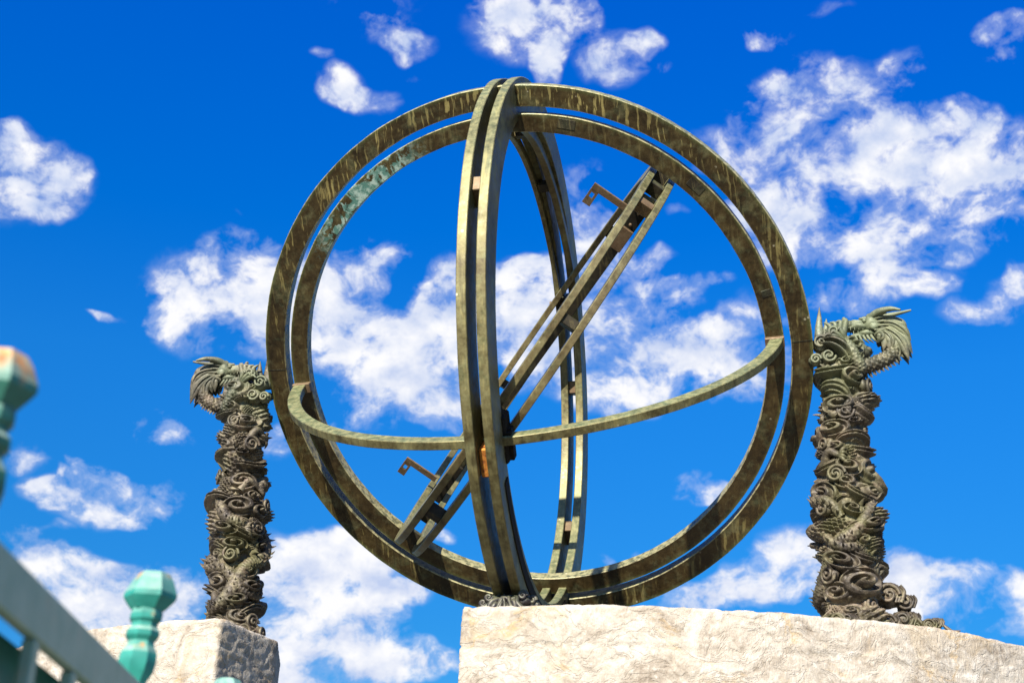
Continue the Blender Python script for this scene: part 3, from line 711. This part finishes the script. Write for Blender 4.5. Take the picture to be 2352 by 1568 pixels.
    for k in range(4): tube([q3(.128+.012*k, 1.094, -.020), q3(.136+.012*k, 1.106, -.016), q3(.150+.012*k, 1.112+.004*(k % 2), -.012)], [.007, .0055, .001], 7, 4, mb=hd)
    for sy_ in (-1, 1): tube([q3(.058, 1.090, .012*sy_), q3(.050, 1.098, .014*sy_), q3(.044, 1.094, .014*sy_)], [.006, .006, .002], 8, 4, mb=hd)
    ellipsoid(hd, q3(.060, 1.086), AXS, (.010, .015, .008), 12, 8)          # nose pad
    for sy_ in (-1, 1):
        ellipsoid(hd, q3(.121, 1.092, .016*sy_), AXS, (.020, .008, .008), 12, 8, .2, 4)      # brow
        ellipsoid(hd, q3(.118, 1.082, .021*sy_), XYZ, (.0085, .0085, .0085), 12, 8)           # eye
        ellipsoid(hd, q3(.150, 1.060, .026*sy_), AXS, (.020, .009, .016), 12, 8, .2, 5)       # cheek
        for k in range(4): tube([q3(.07+.014*k, 1.064, .016*sy_), q3(.07+.014*k, 1.050, .018*sy_)], [.0035, .0006], 6, 2, mb=hd)
        tube([q3(.155, 1.085, .022*sy_), q3(.175, 1.098, .036*sy_), q3(.195, 1.096, .042*sy_)], [.008, .008, .001], 8, 4, squash=.6, mb=hd)   # ear
    hd.out('head', M_castg, root, True, 60)
    jw = MB(); ellipsoid(jw, q3(.128, 1.040), AXS, (.032, .024, .014), 14, 9, .25, 6); ellipsoid(jw, q3(.090, 1.032), AXS, (.028, .018, .010), 14, 9, .25, 7)
    for k in range(3): tube([q3(.08+.015*k, 1.036, -.012), q3(.08+.015*k, 1.050, -.013)], [.003, .0006], 6, 2, mb=jw)
    for k in range(5): tube([q3(.085+.013*k, 1.030, -.012), q3(.09+.014*k, 1.012, -.016), q3(.10+.015*k, 1.0, -.012)], [.006, .005, .001], 6, 4, mb=jw)
    jw.out('jaw', M_castg, root, True, 60)
    for sy_ in (-1, 1):
        hm = MB(); tube([q3(.135, 1.092, .014*sy_), q3(.165, 1.104, .020*sy_-.02), q3(.205, 1.103, .026*sy_-.035), q3(.258+.02*sy_, 1.103+.012*sy_, .030*sy_-.045)], [.014, .012, .0095, .0035], 12, 8, mb=hm)
        hm.out('horn', M_castg, root, True, 60)
    mn = MB()
    jt = lambda a: rg.uniform(-a, a)
    lobes = [(mx+jt(.004), mz+jt(.004), ex+jt(.006), ez+jt(.010)) for (mx, mz, ex, ez) in ((.240, 1.060, .262, 1.020), (.246, 1.035, .272, .985), (.244, 1.010, .268, .955), (.232, .992, .262, .925), (.214, .990, .226, .935), (.198, .998, .200, .950), (.184, 1.008, .178, .968), (.170, 1.018, .160, .985))]
    for (sy_, dy) in ((-1, -.030), (1, .018)):
        for k, (mx, mz, ex, ez) in enumerate(lobes):
            x0, z0 = .172-.003*k, 1.080-.008*k; yy = dy-.004*(k % 2)
            tube([q3(x0, z0, yy*.6), q3((x0+mx)/2+.004, (z0+mz)/2+.008, yy), q3(mx, mz, yy*1.1), q3((mx+ex)/2, (mz+ez)/2, yy), q3(ex, ez, yy*.8)], [.009, .013, .016, .012, .001], 12, 6, squash=.40, side=(0, 1, 0), mb=mn)
            tube([q3(x0, z0, yy*.6-.008*1), q3((x0+mx)/2+.004, (z0+mz)/2+.008, yy-.008), q3(mx, mz, yy*1.1-.008), q3(ex, ez, yy*.8)], [.002, .0035, .0035, .001], 6, 6, mb=mn) if k % 2 else None
    for k in range(4): tube([q3(.15, 1.085-.014*k, -.026), q3(.18, 1.088-.016*k, -.034), q3(.212, 1.090-.018*k, -.030)], [.005, .0045, .001], 7, 4, mb=mn)
    mn.out('mane', M_cast, root, True, 60)
    # flame and cloud cresting that meets the ring
    fl = MB()
    tube([q3(-.030, .99, 0), q3(-.036, 1.06, .0), q3(-.033, 1.11, 0), q3(-.030, 1.155, 0)], [.030, .016, .009, .001], 10, 8, squash=.5, side=(0, 1, 0), mb=fl)
    tube([q3(-.015, 1.01, -.03), q3(-.012, 1.06, -.03), q3(-.010, 1.095, -.028)], [.02, .010, .001], 10, 6, squash=.6, side=(0, 1, 0), mb=fl)
    for (x, z_, r_, hd_) in ((-.035, .99, .030, 1), (.012, 1.03, .026, -1), (.045, .975, .022, 1), (-.01, .94, .028, -1), (-.055, .93, .022, 1)):
        ellipsoid(fl, q3(x, z_, -.045), AXS, (r_*1.1, r_*.8, r_), 14, 9, .25, int(z_*100)); spiral(q3(x, z_, -.045-r_*.75), XYZ[0], XYZ[2], (0, -1, 0), r_*.85, 1.7, .0055, fl, hd_, .3)
    for k in range(4): tube([q3(.0+.014*k, 1.02, -.05), q3(.0+.018*k, 1.05+.006*k, -.06), q3(-.02+.02*k, 1.065, -.062)], [.013, .010, .002], 8, 5, mb=fl)
    fl.out('flame_crest', M_castg, root, True, 60)
    return root
PL = pillar(-1, 5, 'left bronze dragon pillar on the shorter stone block, head looking right', (-1.045, 0.0, ZT-.004))
PL.scale = (.955, .955, .955)
PR = pillar(1, 12, 'right bronze dragon pillar on the long curved plinth, head looking left', (1.045, 0.02, ZT-.004))

# trailing tail of clouds behind the right pillar
def cloudlets(name, specs, parent, mat=M_castg):
    mb = MB()
    for (x, y, z, r_, hd_) in specs:
        ellipsoid(mb, (x, y, z), XYZ, (r_*1.05, r_*.8, r_), 18, 12, .22, int(abs(x)*77))
        spiral((x, y-r_*.72, z), XYZ[0], XYZ[2], (0, -1, 0), r_*.85, 1.6, r_*.17, mb, hd_, .25)
        for k in range(3): tube([(x+r_*(.3+.3*k), y-r_*.6, z+r_*.7), (x+r_*(.7+.25*k), y-r_*.5, z+r_*.2), (x+r_*(.5+.2*k), y-r_*.55, z-r_*.6)], [r_*.16]*3, 7, 5, mb=mb)
    return mb.out(name, mat, parent, True, 60)
cloudlets('cloud_tail', [(.125, .03, .125, .042, 1), (.175, .04, .105, .030, -1), (.115, -.01, .03, .03, 1), (.165, .03, .045, .034, -1), (.190, .03, .050, .024, 1), (.205, .03, .022, .022, -1)], PR)
cloudlets('cloud_tail', [(-.120, -.02, .034, .032, -1), (-.155, -.01, .020, .020, 1)], PL)
t = thing('cloud_ornament', 'small green bronze curl alone on the curved plinth, right of the dragon pillar tail', 'ornament', (1.295, .035, ZT))
cloudlets('cloud_scroll', [(-.01, 0, .022, .022, 1), (.015, .01, .030, .02, -1)], t)
mb = MB(); tube([(-.02, 0, .02), (-.04, 0, .045), (-.045, 0, .06)], [.008, .006, .001], 8, 5, mb=mb); mb.out('leaf', M_castg, t)
t = thing('cloud_ornament', 'tiny green bronze leaf tip on the curved plinth, farthest right', 'ornament', (1.345, .070, ZT))
mb = MB(); tube([(.02, 0, .0), (0, 0, .02), (-.018, 0, .04)], [.009, .007, .001], 8, 5, mb=mb); tube([(0, 0, .008), (.04, 0, .012)], [.008, .002], 8, 4, mb=mb); mb.out('leaf', M_castg, t)

# ------------------------------------------------------------------ green iron fence in the foreground
F0 = np.array([0.294, -3.662, 0]); F1 = np.array([-0.028, -2.382, 0]); fd = (F1-F0)/2; fl_ = np.linalg.norm(fd); fu = fd/fl_; fn_ = np.array([fu[1], -fu[0], 0])
fence = thing('iron_fence', 'blurred green painted iron fence with knobbed finials in the left foreground', 'fence', tuple(F0-fd*2))
base = -(F0-fd*2)
def lathe(mb, c, prof, seg, rot=0, sq=1.0):
    V = []; F = []
    for (z_, r_) in prof:
        for j in range(seg):
            an = 2*math.pi*(j+rot)/seg; V.append((c[0]+r_*math.cos(an), c[1]+r_*math.sin(an)*sq, c[2]+z_))
    for i in range(len(prof)-1):
        for j in range(seg): F.append((i*seg+j, i*seg+(j+1) % seg, (i+1)*seg+(j+1) % seg, (i+1)*seg+j))
    F.append(tuple(range(seg))[::-1]); F.append(tuple((len(prof)-1)*seg+j for j in range(seg))); mb.add(V, F)
RT = 1.89
Lf = fl_*9
for (z_, hz, hy, nm, mt) in ((RT-.022, .022, .006, 'top_rail', M_rail), (1.05, .018, .006, 'bottom_rail', M_rail)):
    mb = MB(); mb.box(base+F0-fd*2+fu*Lf/2+fn_*.020+np.array([0, 0, z_]), (fu, fn_, XYZ[2]), (Lf/2, hy, hz), .002); mb.out(nm, mt, fence)
mb = MB(); mb.box(base+F0-fd*2+fu*Lf/2+fn_*(-.010)+np.array([0, 0, RT-.004]), (fu, fn_, XYZ[2]), (Lf/2, .0235, .004), .0015); mb.out('rail_flange', M_railt, fence)
mb = MB(); mb.box(base+F0-fd*2+fu*Lf/2+fn_*(-.020)+np.array([0, 0, RT-.082]), (fu, fn_, XYZ[2]), (Lf/2, .004, .050), .0015); mb.out('inner_rail', M_railt, fence)
cap = [(-.048, .020), (-.040, .027), (-.034, .0315), (-.028, .0315), (-.012, .0245), (-.003, .0185), (0, .006)]
low = [(-.20, .020), (-.155, .0215), (-.148, .0215), (-.140, .0165), (-.132, .0165), (-.124, .0215), (-.112, .0235), (-.100, .0225), (-.092, .0175), (-.086, .016), (-.080, .0205), (-.074, .0205), (-.069, .0165), (-.064, .016), (-.060, .0195), (-.054, .0200), (-.048, .0185)]
for k in range(-2, 8):
    c = base+F0+fd*k; mt = M_tealr if k == 0 else M_teal
    mb = MB(); mb.box(c+np.array([0, 0, (RT-.008)/2]), (fu, fn_, XYZ[2]), (.014, .014, (RT-.008)/2), .002); post = mb.out('post', M_teal, fence)
    mb = MB(); lathe(mb, c+np.array([0, 0, 2.045]), [(a_, b_) for a_, b_ in low], 8, .2); 
    bend = .070 if k == 1 else (.03 if k == 0 else 0)         # the second post is bent over a little
    lean_ = lambda V_: [tuple(np.array(v)+Rv*np.array([1, 1, 0])*(v[2]-c[2]-2.045)*bend) for v in V_]
    mb.V = lean_(mb.V); fi = mb.out('finial', mt, fence, True, 30)
    mb = MB(); lathe(mb, c+np.array([0, 0, 2.045]), cap, 6, .3); mb.V = lean_(mb.V); mb.out('finial_cap', mt, fi, True, 20)
for k in range(-2, 7):
    for j in range(1, 5):
        c = base+F0+fd*(k+j/5)+fn_*.020; mb = MB(); mb.box(c+np.array([0, 0, (RT-.0445+1.0685)/2]), (fu, fn_, XYZ[2]), (.0085, .0055, (RT-.0445-1.0685)/2), .0015); mb.out('baluster', M_rail, fence)
